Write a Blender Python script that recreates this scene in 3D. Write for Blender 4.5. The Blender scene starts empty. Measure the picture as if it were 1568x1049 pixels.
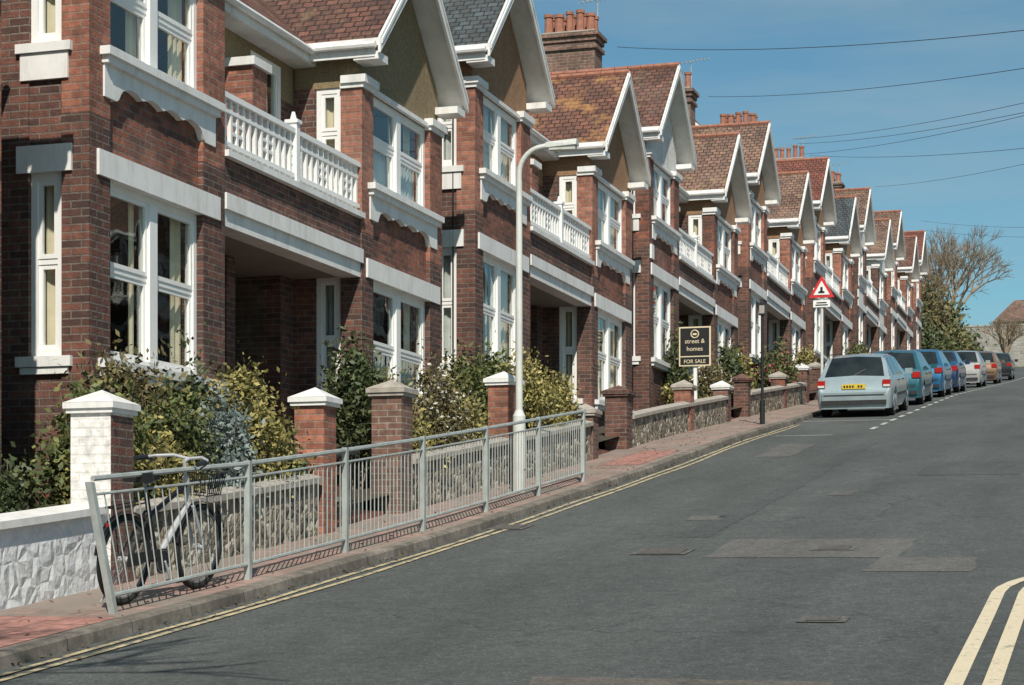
import bpy, math, random, bmesh
from mathutils import Vector, Matrix
import numpy as np
random.seed(7); np.random.seed(7)
scene=bpy.context.scene
COL=scene.collection
# ------------------------------------------------------------ materials
def newmat(name):
    m=bpy.data.materials.new(name); m.use_nodes=True
    nt=m.node_tree; b=nt.nodes["Principled BSDF"]
    return m,nt,b
def N(nt,t,**kw):
    n=nt.nodes.new(t)
    for k,v in kw.items(): setattr(n,k,v)
    return n
def rgba(c): return (c[0],c[1],c[2],1)
def mixc(nt,fac,a,b,blend='MIX'):
    n=N(nt,'ShaderNodeMix',data_type='RGBA',blend_type=blend)
    for s,v in ((0,fac),(6,a),(7,b)):
        if isinstance(v,(int,float)): n.inputs[s].default_value=v
        elif isinstance(v,tuple): n.inputs[s].default_value=rgba(v)
        else: nt.links.new(v,n.inputs[s])
    return n.outputs[2]
def noise(nt,vec,scale,detail=4,rough=.6):
    n=N(nt,'ShaderNodeTexNoise'); n.inputs['Scale'].default_value=scale
    n.inputs['Detail'].default_value=detail; n.inputs['Roughness'].default_value=rough
    nt.links.new(vec,n.inputs['Vector']); return n.outputs['Fac']
def ramp(nt,fac,stops):
    r=N(nt,'ShaderNodeValToRGB'); e=r.color_ramp.elements
    while len(e)<len(stops): e.new(.5)
    for el,(p,c) in zip(e,stops):
        el.position=p; el.color=rgba(c) if isinstance(c,tuple) else (c,c,c,1)
    nt.links.new(fac,r.inputs[0]); return r.outputs[0]
def bump(nt,b,h,strength=.4,dist=.01):
    n=N(nt,'ShaderNodeBump'); n.inputs['Strength'].default_value=strength; n.inputs['Distance'].default_value=dist
    nt.links.new(h,n.inputs['Height']); nt.links.new(n.outputs[0],b.inputs['Normal'])
def pos(nt): return N(nt,'ShaderNodeNewGeometry').outputs['Position']
def simple(name,col,rough=.6,var=.15,scale=6,metal=0,bmp=0,bscale=60,dirt=0,spec=None,dcol=(.16,.14,.12)):
    m,nt,b=newmat(name); p=pos(nt)
    f=noise(nt,p,scale)
    c=mixc(nt,ramp(nt,f,[(.3,0.),(.7,1.)]),tuple(x*(1-var) for x in col),tuple(min(1,x*(1+var)) for x in col))
    if dirt:
        mp=N(nt,'ShaderNodeMapping'); mp.inputs['Scale'].default_value=(3,3,.6); nt.links.new(p,mp.inputs[0])
        f2=noise(nt,mp.outputs[0],1.7,7,.75)
        c=mixc(nt,ramp(nt,f2,[(.48,0.),(.75,dirt)]),c,dcol)
    nt.links.new(c,b.inputs['Base Color']); b.inputs['Roughness'].default_value=rough; b.inputs['Metallic'].default_value=metal
    if spec is not None: b.inputs['Specular IOR Level'].default_value=spec
    if bmp: bump(nt,b,noise(nt,p,bscale,3),bmp,.01)
    return m
def uvec(nt,mode):
    s=N(nt,'ShaderNodeSeparateXYZ'); nt.links.new(pos(nt),s.inputs[0])
    c=N(nt,'ShaderNodeCombineXYZ')
    def M(op,a,b):
        n=N(nt,'ShaderNodeMath',operation=op)
        for i,v in enumerate((a,b)):
            if isinstance(v,(int,float)): n.inputs[i].default_value=v
            else: nt.links.new(v,n.inputs[i])
        return n.outputs[0]
    if mode=='wall': u=M('ADD',s.outputs[0],s.outputs[1]); v=s.outputs[2]
    elif mode=='tx': u=s.outputs[0]; v=M('MULTIPLY',s.outputs[2],1.414)
    elif mode=='ty': u=s.outputs[1]; v=M('MULTIPLY',s.outputs[2],1.49)
    elif mode=='xy': u=s.outputs[1]; v=s.outputs[0]
    nt.links.new(u,c.inputs[0]); nt.links.new(v,c.inputs[1])
    return c.outputs[0]
def brickmat(name,c1,c2,mort,mode='wall',bw=.225,rh=.075,ms=.009,rough=.85,bs=.6,varbig=.35,extra=None,bdist=.012,burnt=0):
    m,nt,b=newmat(name); v=uvec(nt,mode)
    t=N(nt,'ShaderNodeTexBrick'); nt.links.new(v,t.inputs['Vector'])
    t.inputs['Scale'].default_value=1; t.inputs['Brick Width'].default_value=bw; t.inputs['Row Height'].default_value=rh
    t.inputs['Mortar Size'].default_value=ms; t.inputs['Mortar Smooth'].default_value=.3; t.inputs['Bias'].default_value=-.1
    t.inputs['Color1'].default_value=rgba(c1); t.inputs['Color2'].default_value=rgba(c2); t.inputs['Mortar'].default_value=rgba(mort)
    p=pos(nt)
    f=ramp(nt,noise(nt,p,1.1,6,.65),[(.3,1-varbig),(.72,1+varbig*.5)])
    c=mixc(nt,1.0,t.outputs['Color'],f,'MULTIPLY')
    f3=ramp(nt,noise(nt,p,11,3),[(.3,.7),(.7,1.3)])
    c=mixc(nt,1.0,c,f3,'MULTIPLY')
    if burnt:
        mp=N(nt,'ShaderNodeMapping'); mp.inputs['Scale'].default_value=(2.2,2.2,.45); nt.links.new(p,mp.inputs[0])
        f4=noise(nt,mp.outputs[0],1.3,7,.7); c=mixc(nt,ramp(nt,f4,[(.42,0.),(.68,burnt)]),c,(.05,.038,.033))
        f5=noise(nt,p,.55,4,.6); c=mixc(nt,ramp(nt,f5,[(.55,0.),(.75,.35)]),c,(.27,.2,.165))
    if extra:
        f2=noise(nt,p,extra[1],6,.75); c=mixc(nt,ramp(nt,f2,[(extra[2],0.),(extra[2]+.12,extra[3])]),c,extra[0])
    nt.links.new(c,b.inputs['Base Color']); b.inputs['Roughness'].default_value=rough
    mth=N(nt,'ShaderNodeMath',operation='MULTIPLY_ADD'); nt.links.new(t.outputs['Fac'],mth.inputs[0]); mth.inputs[1].default_value=-1
    nt.links.new(noise(nt,p,40,3),mth.inputs[2])
    bump(nt,b,mth.outputs[0],bs,bdist)
    return m
BR_D=brickmat('brick_dark',(.2,.078,.055),(.06,.034,.03),(.2,.165,.14),bs=.8,burnt=.6)
BR_R=brickmat('brick_red',(.32,.105,.062),(.11,.048,.038),(.2,.15,.125),bs=.8,varbig=.5,burnt=.5)
BR_O=brickmat('brick_orange',(.43,.165,.105),(.21,.08,.055),(.28,.19,.15),burnt=.3)
BR_C=brickmat('brick_chimney',(.25,.13,.095),(.14,.08,.06),(.3,.26,.22),burnt=.5)
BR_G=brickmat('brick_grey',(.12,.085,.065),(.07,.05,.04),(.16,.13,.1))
BR_W=brickmat('brick_white',(.8,.79,.77),(.74,.73,.71),(.68,.67,.65),varbig=.06,bs=.3)
def tiles(nm,c1,c2,ex=None):
    return [brickmat(nm+'_'+a,c1,c2,(.035,.02,.016),mode=a,bw=.17,rh=.13,ms=.012,bs=.9,varbig=.5,extra=ex,bdist=.03,burnt=.55) for a in ('tx','ty')]
T_RED=tiles('tile_red',(.25,.11,.08),(.12,.062,.05),((.26,.19,.11),2.5,.54,.6))
T_ORG=tiles('tile_orange',(.29,.125,.085),(.16,.075,.055),((.44,.23,.09),1.6,.52,.8))
T_TAN=tiles('tile_tan',(.33,.195,.14),(.19,.12,.095),((.38,.28,.16),2.5,.55,.6))
T_SLT=tiles('slate_blue',(.1,.135,.15),(.065,.09,.1),((.17,.18,.16),3,.6,.5))
T_BRT=tiles('tile_bright',(.34,.115,.08),(.22,.075,.055))
WHITE=simple('white_paint',(.76,.76,.75),.5,.06,3,dirt=.5,bmp=.1,dcol=(.33,.31,.27))
WHITE2=simple('white_frame',(.82,.82,.81),.35,.03,3,dirt=.12,dcol=(.4,.4,.38))
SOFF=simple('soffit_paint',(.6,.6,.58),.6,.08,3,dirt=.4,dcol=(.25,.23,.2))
CEIL_SHADED=simple('porch_ceiling_shaded',(.24,.22,.19),.8,.12,3)  # porch shade painted into the ceiling colour, darker than its white
def renderm(nm,c): return simple(nm,c,.95,.3,28,bmp=1.0,bscale=90,dirt=.35,dcol=(.1,.08,.05))
REN_O=renderm('render_ochre',(.25,.19,.11)); REN_B=renderm('render_brown',(.3,.175,.1)); REN_W=renderm('render_white',(.7,.7,.68))
REN_C=renderm('render_cream',(.5,.42,.3))
DARK=simple('dark_interior',(.07,.06,.05),.9); BLACK=simple('black_paint',(.018,.018,.02),.4)
WALLIN=simple('interior_wall',(.3,.26,.2),.9)
CURT=simple('curtain_cream',(.78,.68,.5),.9,.1,5); NET=simple('curtain_net',(.6,.62,.6),.9,.12,5); BLIND=simple('roller_blind',(.6,.57,.5),.8,.05,2)
DOOR=[simple('door_'+str(i),c,.35) for i,c in enumerate([(.03,.06,.045),(.05,.02,.02),(.02,.03,.06)])]
METAL=simple('galvanised_paint',(.38,.42,.41),.5,.15,8,dirt=.5,metal=.1,dcol=(.2,.16,.13))
LAMPM=simple('lamp_paint',(.6,.62,.59),.5,.08,4,dirt=.35,dcol=(.3,.28,.24))
CHROME=simple('chrome',(.7,.7,.7),.2,.02,4,metal=1)
RUBBER=simple('rubber',(.012,.012,.012),.85); POT=simple('clay_pot',(.32,.14,.095),.85,.25,9)
SOIL=simple('soil',(.06,.05,.035),.95,.4,9,bmp=.6,bscale=20)
GRAYCEM=simple('cement',(.38,.35,.31),.9,.2,7,bmp=.3,dirt=.5)
REDSTEP=simple('red_step',(.22,.085,.07),.7,.2,6)
def cobble(name,stops,mortc,scale,bd,dist=(.03,.09),bs=.9,top=.3):
    m,nt,b=newmat(name); p=pos(nt)
    dn=N(nt,'ShaderNodeTexNoise'); dn.inputs['Scale'].default_value=6; nt.links.new(p,dn.inputs['Vector'])
    vs=N(nt,'ShaderNodeVectorMath',operation='MULTIPLY_ADD'); nt.links.new(dn.outputs['Color'],vs.inputs[0]); vs.inputs[1].default_value=(.09,.09,.09); nt.links.new(p,vs.inputs[2]); q=vs.outputs[0]
    v=N(nt,'ShaderNodeTexVoronoi'); v.inputs['Scale'].default_value=scale; nt.links.new(q,v.inputs['Vector'])
    v2=N(nt,'ShaderNodeTexVoronoi',feature='DISTANCE_TO_EDGE'); v2.inputs['Scale'].default_value=scale; nt.links.new(q,v2.inputs['Vector'])
    s=N(nt,'ShaderNodeSeparateColor'); nt.links.new(v.outputs['Color'],s.inputs[0])
    c=ramp(nt,s.outputs[0],stops)
    c=mixc(nt,ramp(nt,v2.outputs['Distance'],[(dist[0],1.),(dist[1],0.)]),c,mortc)
    f3=ramp(nt,noise(nt,p,5,5),[(.3,.85),(.7,1.1)]); c=mixc(nt,1.0,c,f3,'MULTIPLY')
    nt.links.new(c,b.inputs['Base Color']); b.inputs['Roughness'].default_value=.8
    hh=mixc(nt,.3,ramp(nt,v2.outputs['Distance'],[(0.,0.),(top,1.)]),noise(nt,p,22,5))
    bump(nt,b,hh,bs,bd); return m
FLINT=cobble('flint_wall',[(0.,(.05,.045,.04)),(.35,(.19,.165,.13)),(.7,(.36,.31,.24)),(1.,(.54,.5,.42))],(.24,.2,.145),9,.04)
WALLWHITE=cobble('painted_flint_wall',[(0.,(.66,.69,.71)),(1.,(.74,.75,.76))],(.66,.68,.7),6,.05,bs=.6,top=.45)
def glassmat():
    m,nt,b=newmat('window_glass'); nt.nodes.remove(b)
    out=nt.nodes['Material Output']; tr=N(nt,'ShaderNodeBsdfTransparent'); tr.inputs[0].default_value=(.86,.9,.89,1)
    gl=N(nt,'ShaderNodeBsdfGlossy'); gl.inputs['Roughness'].default_value=.02; gl.inputs[0].default_value=(.85,.9,.9,1)
    lw=N(nt,'ShaderNodeLayerWeight'); lw.inputs[0].default_value=.5
    pw=N(nt,'ShaderNodeMath',operation='POWER'); nt.links.new(lw.outputs['Facing'],pw.inputs[0]); pw.inputs[1].default_value=4.0
    ma=N(nt,'ShaderNodeMath',operation='MULTIPLY_ADD'); nt.links.new(pw.outputs[0],ma.inputs[0]); ma.inputs[1].default_value=.88; ma.inputs[2].default_value=.09
    bp=N(nt,'ShaderNodeBump'); bp.inputs['Strength'].default_value=.3; bp.inputs['Distance'].default_value=.012
    nt.links.new(noise(nt,pos(nt),1.8,1),bp.inputs['Height']); nt.links.new(bp.outputs[0],gl.inputs['Normal'])
    mx=N(nt,'ShaderNodeMixShader'); nt.links.new(ma.outputs[0],mx.inputs[0]); nt.links.new(tr.outputs[0],mx.inputs[1]); nt.links.new(gl.outputs[0],mx.inputs[2])
    nt.links.new(mx.outputs[0],out.inputs[0]); return m
GLASS=glassmat()
def asphalt(name,base,fine=.4):
    m,nt,b=newmat(name); p=pos(nt)
    f=noise(nt,p,48,5,.8); c=ramp(nt,f,[(.3,tuple(x*(1-fine) for x in base)),(.52,base),(.72,tuple(x*(1+fine*2.2) for x in base))])
    fm=ramp(nt,noise(nt,p,14,4,.7),[(.3,.78),(.7,1.22)]); c=mixc(nt,1.0,c,fm,'MULTIPLY')
    sp=N(nt,'ShaderNodeTexVoronoi'); sp.inputs['Scale'].default_value=26; nt.links.new(p,sp.inputs['Vector'])
    c=mixc(nt,ramp(nt,sp.outputs['Distance'],[(.08,.7),(.2,0.)]),c,(.28,.28,.27))
    mp=N(nt,'ShaderNodeMapping'); mp.inputs['Scale'].default_value=(1.0,.22,1); nt.links.new(p,mp.inputs[0])
    f2=ramp(nt,noise(nt,mp.outputs[0],.8,7,.65),[(.3,.75),(.7,1.25)])
    c=mixc(nt,1.0,c,f2,'MULTIPLY')
    f3=ramp(nt,noise(nt,p,3.5,6,.75),[(.3,.85),(.7,1.15)])
    c=mixc(nt,1.0,c,f3,'MULTIPLY')
    st=noise(nt,p,6.5,2,.5); c=mixc(nt,ramp(nt,st,[(.70,0.),(.76,.5)]),c,(.03,.03,.03))
    ve=N(nt,'ShaderNodeTexVoronoi',feature='DISTANCE_TO_EDGE'); ve.inputs['Scale'].default_value=.35
    dn=N(nt,'ShaderNodeTexNoise'); dn.inputs['Scale'].default_value=1.5; dn.inputs['Detail'].default_value=6; nt.links.new(p,dn.inputs['Vector'])
    va=N(nt,'ShaderNodeVectorMath',operation='ADD'); nt.links.new(p,va.inputs[0]); nt.links.new(dn.outputs['Color'],va.inputs[1]); nt.links.new(va.outputs[0],ve.inputs['Vector'])
    crm=mixc(nt,1.0,ramp(nt,ve.outputs['Distance'],[(.003,.5),(.008,0.)]),ramp(nt,noise(nt,p,.3,2),[(.45,0.),(.6,1.)]),'MULTIPLY')
    c=mixc(nt,crm,c,(.02,.02,.02))
    nt.links.new(c,b.inputs['Base Color']); b.inputs['Roughness'].default_value=.85
    bump(nt,b,f,.8,.012); return m
ASPH=asphalt('asphalt_road',(.078,.086,.083)); ASPH2=asphalt('asphalt_patch',(.115,.112,.106)); ASPH3=asphalt('asphalt_trench',(.07,.077,.075)); ASPH4=asphalt('asphalt_worn',(.125,.112,.098))
PAVE=brickmat('pavement_slabs',(.36,.24,.205),(.28,.2,.175),(.17,.135,.11),mode='xy',bw=.6,rh=.45,ms=.01,bs=.3,varbig=.35,extra=((.23,.205,.175),1.3,.45,.9))
PAVEP=brickmat('pavement_tarmac',(.22,.2,.17),(.19,.17,.15),(.13,.12,.11),mode='xy',bw=.9,rh=.9,ms=.006,bs=.3)
PAVER=brickmat('pavement_tactile',(.4,.2,.165),(.34,.17,.14),(.2,.11,.09),mode='xy',bw=.4,rh=.4,ms=.01,bs=.3,varbig=.3)
KERB=brickmat('kerb_stone',(.23,.2,.17),(.17,.15,.125),(.08,.07,.06),mode='xy',bw=.9,rh=5,ms=.008,bs=.3,varbig=.5,extra=((.1,.09,.07),3,.5,.8))
def paintm(nm,col,thr=.62):
    m,nt,b=newmat(nm); p=pos(nt); f=noise(nt,p,9,8,.8)
    c=mixc(nt,ramp(nt,f,[(thr-.06,0.),(thr+.05,1.)]),col,(.12,.12,.11))
    f3=ramp(nt,noise(nt,p,60,3),[(.3,.8),(.7,1.1)]); c=mixc(nt,1.0,c,f3,'MULTIPLY')
    nt.links.new(c,b.inputs['Base Color']); b.inputs['Roughness'].default_value=.7; return m
YEL=paintm('yellow_line',(.56,.47,.29),.54); YEL2=paintm('yellow_line_near',(.68,.59,.42),.62); WLINE=paintm('white_line',(.6,.6,.57),.56)
def leafm(nm,a,b_,c_):
    m,nt,b=newmat(nm); g=N(nt,'ShaderNodeNewGeometry')
    c=ramp(nt,g.outputs['Random Per Island'],[(0.,a),(.5,b_),(1.,c_)])
    f=ramp(nt,noise(nt,g.outputs['Position'],3,3),[(.3,.6),(.7,1.3)]); c=mixc(nt,1.0,c,f,'MULTIPLY')
    nt.links.new(c,b.inputs['Base Color']); b.inputs['Roughness'].default_value=.6
    return m
L_DG=leafm('leaf_dark',(.03,.045,.018),(.06,.085,.03),(.11,.125,.045))
L_YG=leafm('leaf_gold',(.1,.1,.03),(.26,.23,.07),(.44,.37,.14))
L_BG=leafm('leaf_bluegrey',(.11,.15,.14),(.19,.24,.23),(.28,.34,.32))
L_MG=leafm('leaf_mid',(.04,.055,.018),(.09,.12,.035),(.2,.2,.065))
L_OL=leafm('leaf_olive',(.06,.055,.025),(.13,.11,.045),(.22,.18,.075))
L_BR=leafm('leaf_brown',(.07,.045,.025),(.12,.08,.04),(.17,.12,.06))
L_PK=leafm('petal_pink',(.5,.04,.12),(.6,.1,.2),(.7,.2,.3)); L_WH=leafm('petal_white',(.5,.5,.42),(.6,.6,.52),(.7,.7,.62))
BARK=simple('bark',(.2,.15,.105),.9,.3,6); BARK2=simple('bark_pale',(.3,.23,.16),.9,.3,2)
GRASS=simple('grass_ground',(.08,.1,.035),.95,.35,2,bmp=.5,bscale=15)

# ------------------------------------------------------------ mesh builder
class MB:
    def __init__(s): s.v=[];s.f=[];s.m=[];s.mats=[]
    def mi(s,mat):
        if mat not in s.mats: s.mats.append(mat)
        return s.mats.index(mat)
    def poly(s,pts,mat):
        i=len(s.v); s.v+= [tuple(p) for p in pts]; s.f.append(tuple(range(i,i+len(pts)))); s.m.append(s.mi(mat))
    def box(s,x0,x1,y0,y1,z0,z1,mat):
        if x0>x1:x0,x1=x1,x0
        if y0>y1:y0,y1=y1,y0
        if z0>z1:z0,z1=z1,z0
        i=len(s.v); s.v+=[(x0,y0,z0),(x1,y0,z0),(x1,y1,z0),(x0,y1,z0),(x0,y0,z1),(x1,y0,z1),(x1,y1,z1),(x0,y1,z1)]
        k=s.mi(mat)
        for q in ((0,3,2,1),(4,5,6,7),(0,1,5,4),(1,2,6,5),(2,3,7,6),(3,0,4,7)):
            s.f.append(tuple(i+a for a in q)); s.m.append(k)
    def prism(s,a,b,mat,mside=None):
        n=len(a); s.poly(list(reversed(a)),mat); s.poly(b,mat)
        for j in range(n):
            k=(j+1)%n; s.poly([a[j],a[k],b[k],b[j]],mside or mat)
    def tube(s,p0,p1,r0,mat,n=8,r1=None,cap=True):
        if r1 is None: r1=r0
        p0=Vector(p0);p1=Vector(p1); d=(p1-p0)
        if d.length<1e-6: return
        d.normalize(); a=d.orthogonal().normalized(); b=d.cross(a)
        i=len(s.v); k=s.mi(mat)
        for p,r in ((p0,r0),(p1,r1)):
            for j in range(n):
                t=2*math.pi*j/n; q=p+a*(r*math.cos(t))+b*(r*math.sin(t)); s.v.append(tuple(q))
        for j in range(n):
            q=(j+1)%n; s.f.append((i+j,i+q,i+n+q,i+n+j)); s.m.append(k)
        if cap:
            s.f.append(tuple(i+j for j in reversed(range(n)))); s.m.append(k)
            s.f.append(tuple(i+n+j for j in range(n))); s.m.append(k)
    def path(s,pts,r,mat,n=8):
        for a,b in zip(pts[:-1],pts[1:]): s.tube(a,b,r,mat,n)
    def torus(s,c,axis,R,r,mat,n=36,m=8):
        c=Vector(c); ax=Vector(axis).normalized(); a=ax.orthogonal().normalized(); b=ax.cross(a); i=len(s.v); k=s.mi(mat)
        for j in range(n):
            t=2*math.pi*j/n; rad=a*math.cos(t)+b*math.sin(t)
            for q in range(m):
                u=2*math.pi*q/m; s.v.append(tuple(c+rad*(R+r*math.cos(u))+ax*(r*math.sin(u))))
        for j in range(n):
            for q in range(m):
                j2=(j+1)%n;q2=(q+1)%m
                s.f.append((i+j*m+q,i+j2*m+q,i+j2*m+q2,i+j*m+q2)); s.m.append(k)
    def obj(s,name,parent=None,smooth=None):
        me=bpy.data.meshes.new(name); me.from_pydata(s.v,[],s.f)
        for m in s.mats: me.materials.append(m)
        me.polygons.foreach_set('material_index',s.m)
        if smooth is not None:
            me.polygons.foreach_set('use_smooth',[True]*len(s.f))
            me.update(); me.set_sharp_from_angle(angle=math.radians(smooth))
        me.update()
        o=bpy.data.objects.new(name,me); COL.objects.link(o)
        if parent: o.parent=parent
        return o
def empty(name,loc=(0,0,0)):
    e=bpy.data.objects.new(name,None); e.location=loc; e.empty_display_size=.3; COL.objects.link(e); return e

# ------------------------------------------------------------ ground profile
TB=[(-400,-12),(-60,-9.2),(-10,-3.1),(0,-1.86),(10.4,-.67),(13.1,-.43),(15.6,-.15),(19.2,.24),(22.9,.70),(28.3,1.36),(34.6,2.2),(45.2,3.45),(60,5.15),(80,7.2),(100,9.25),(125,12.0),(140,13.7),(160,16.0),(180,17.6),(220,18.5),(900,19)]
TX=[a for a,b in TB];TZ=[b for a,b in TB]
PH=.1
def zr(y): return float(np.mean([np.interp(y+d,TX,TZ) for d in (-2,-1,0,1,2)]))
def lin(a,b,n): return [a+(b-a)*i/n for i in range(n+1)]
ysamp=lin(-400,-60,8)[:-1]+lin(-60,-10,12)[:-1]+lin(-10,180,190)[:-1]+lin(180,260,20)[:-1]+lin(260,900,12)
def sheet(name,x0,x1,ys,dz,mat,nx=1,parent=None):
    mb=MB(); f0=x0 if callable(x0) else (lambda y:x0); f1=x1 if callable(x1) else (lambda y:x1)
    k=mb.mi(mat)
    for y in ys:
        for i in range(nx+1):
            x=f0(y)+(f1(y)-f0(y))*i/nx; mb.v.append((x,y,zr(y)+dz))
    w=nx+1
    for j in range(len(ys)-1):
        for i in range(nx):
            a=j*w+i; mb.f.append((a,a+1,a+w+1,a+w)); mb.m.append(k)
    return mb.obj(name,parent)
sheet('ground',-500,500,ysamp,-.05,GRASS,10)
XK=-6.68
yr=[y for y in ysamp if -60<=y<=152]
sheet('road',XK-.02,14,yr,0,ASPH,4)
sheet('crossing_road',-60,60,lin(138,152,7),.006,ASPH,6)
yp=[y for y in ysamp if -60<=y<=137]
sheet('pavement',-8.3,XK-.14,yp,PH,PAVE,1)
def kerb(name,path_off):
    mb=MB(); prof=[(0,-.02),(-.012,PH-.02),(-.03,PH-.002),(-.145,PH+.003),(-.145,.03)]
    for pts in path_off:
        rows=[]
        for (p,nrm) in pts:
            z=zr(p[1]); rows.append([(p[0]+nrm[0]*-o,p[1]+nrm[1]*-o,z+h) for o,h in prof])
        for a,b in zip(rows[:-1],rows[1:]):
            for i in range(len(prof)-1): mb.poly([a[i],b[i],b[i+1],a[i+1]],KERB)
    return mb.obj(name)
kerb('kerb',[[((XK+.012*math.sin(y*1.7)*math.sin(y*.37),y),(-1,0)) for y in yp]])
sheet('tactile_paving',-7.9,XK-.16,lin(9.6,12.2,6),PH+.004,PAVER)
sheet('pavement_patch',-7.6,-6.95,lin(28.5,31.5,3),PH+.004,PAVER)
sheet('pavement_patch',-8.0,XK-.16,lin(5.0,9.3,4),PH+.004,PAVEP)
R=2.2; YC=14.8; XR=-.42
def xe(y): return XR if y<=YC else (XR+R)-math.sqrt(max(0,R*R-(y-YC)**2))
ys=lin(-60,YC,80)+[YC+R*math.sin(math.pi/2*i/14) for i in range(1,15)]
sheet('pavement',lambda y:xe(y)+.14,14,ys,PH,PAVEP,3)
def rpath(off):
    pts=[((XR-off,y),(1,0)) for y in lin(-20,YC,40)]
    for i in range(1,13):
        t=math.pi/2*i/12; n=(math.cos(t),-math.sin(t)); pts.append(((XR+R-(R+off)*math.cos(t),YC+(R+off)*math.sin(t)),n))
    pts.append(((12,YC+R+off),(0,-1))); return pts
kerb('kerb',[rpath(0)])
ys2=lin(24,137,113)
sheet('pavement',.35,9,ys2,PH,PAVEP,1); kerb('kerb',[[((.2,y),(1,0)) for y in ys2]])
def ribbon(name,pts,w,mat,dz=.008):
    mb=MB()
    for (a,b) in zip(pts[:-1],pts[1:]):
        (p,n),(q,m)=a,b
        mb.poly([(p[0]-n[0]*w/2,p[1]-n[1]*w/2,zr(p[1]-n[1]*w/2)+dz),(p[0]+n[0]*w/2,p[1]+n[1]*w/2,zr(p[1]+n[1]*w/2)+dz),
                 (q[0]+m[0]*w/2,q[1]+m[1]*w/2,zr(q[1]+m[1]*w/2)+dz),(q[0]-m[0]*w/2,q[1]-m[1]*w/2,zr(q[1]-m[1]*w/2)+dz)],mat)
    return mb.obj(name)
ribbon('yellow_line',rpath(.19),.1,YEL2); ribbon('yellow_line',rpath(.39),.1,YEL2)
ribbon('yellow_line',[((XK+.15+.02*math.sin(y*1.3)*math.sin(y*.31),y),(1,0)) for y in lin(-20,41,183)],.06,YEL)
ribbon('yellow_line',[((XK+.28+.02*math.sin(y*1.1)*math.sin(y*.27),y),(1,0)) for y in lin(-20,41,183)],.06,YEL)
ribbon('parking_bay_line',[((XK+.1,42.6),(0,1)),((XK+2.1,42.6),(0,1))],.1,WLINE)
ribbon('parking_bay_line',[((XK+.5,36.5),(0,1)),((XK+1.6,36.5),(0,1))],.08,WLINE)
yy=38.5
while yy<110:
    ribbon('parking_bay_line',[((XK+2.1,yy),(1,0)),((XK+2.1,yy+.9),(1,0))],.1,WLINE); yy+=1.8
def patch(name,x0,x1,y0,y1,mat,dz=.004,j=.03):
    mb=MB(); n=max(1,int((y1-y0)/.25)); L=lin(y0,y1,n); pl=[];pr=[]
    for y in L: pl.append(x0+random.uniform(-j,j)); pr.append(x1+random.uniform(-j,j))
    for i in range(n): mb.poly([(pl[i],L[i],zr(L[i])+dz),(pr[i],L[i],zr(L[i])+dz),(pr[i+1],L[i+1],zr(L[i+1])+dz),(pl[i+1],L[i+1],zr(L[i+1])+dz)],mat)
    return mb.obj(name)
patch('road_patch',-3.6,-1.8,17.3,19.0,ASPH2); patch('road_patch',-2.0,-1.1,16.2,17.3,ASPH2)
patch('road_patch',-3.2,-1.5,5,10.55,ASPH4,.004,.08); patch('road_patch',-4.25,-3.95,19.2,34,ASPH3)
patch('road_patch',-3.4,-3.1,24,24.7,ASPH2); patch('road_patch',-4.6,-4.2,21,21.5,ASPH2)
patch('road_patch',-2.6,-1.2,27,29.5,ASPH3); patch('road_patch',-5.6,-5.0,31,34,ASPH2)
IRON=simple('cast_iron',(.1,.09,.08),.6,.4,30,bmp=.6,bscale=30)
def manhole(x,y,sx,sy):
    mb=MB(); dz=.012; z0=zr(y-sy/2);z1=zr(y+sy/2)
    mb.poly([(x-sx/2-.06,y-sy/2-.06,z0+.002),(x+sx/2+.06,y-sy/2-.06,z0+.002),(x+sx/2+.06,y+sy/2+.06,z1+.014),(x-sx/2-.06,y+sy/2+.06,z1+.014)],ASPH2)
    mb.poly([(x-sx/2,y-sy/2,z0+dz),(x+sx/2,y-sy/2,z0+dz),(x+sx/2,y+sy/2,z1+dz+.006),(x-sx/2,y+sy/2,z1+dz+.006)],IRON)
    mb.obj('manhole_cover')
manhole(-4.1,17.8,.42,.42); manhole(-2.5,18.1,.3,.3); manhole(-1.9,13.2,.22,.2); manhole(XK+.25,20.3,.3,.4)
mb=MB(); rg=random.Random(3)
for i in range(1100):
    y=rg.uniform(8,45); x=XK+abs(rg.gauss(0,.1)) if rg.random()<.6 else rg.uniform(-8,XK-.15)
    z=zr(y)+(.012 if x>XK else PH+.008); s=rg.uniform(.008,.028); t=rg.random()*6.28
    a=(math.cos(t)*s,math.sin(t)*s); mb.poly([(x-a[0],y-a[1],z),(x+a[1]*.6,y-a[0]*.6,z),(x+a[0],y+a[1],z+s*.5),(x-a[1]*.6,y+a[0]*.6,z+s*.3)],L_BR)
mb.obj('leaf_litter')

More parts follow.
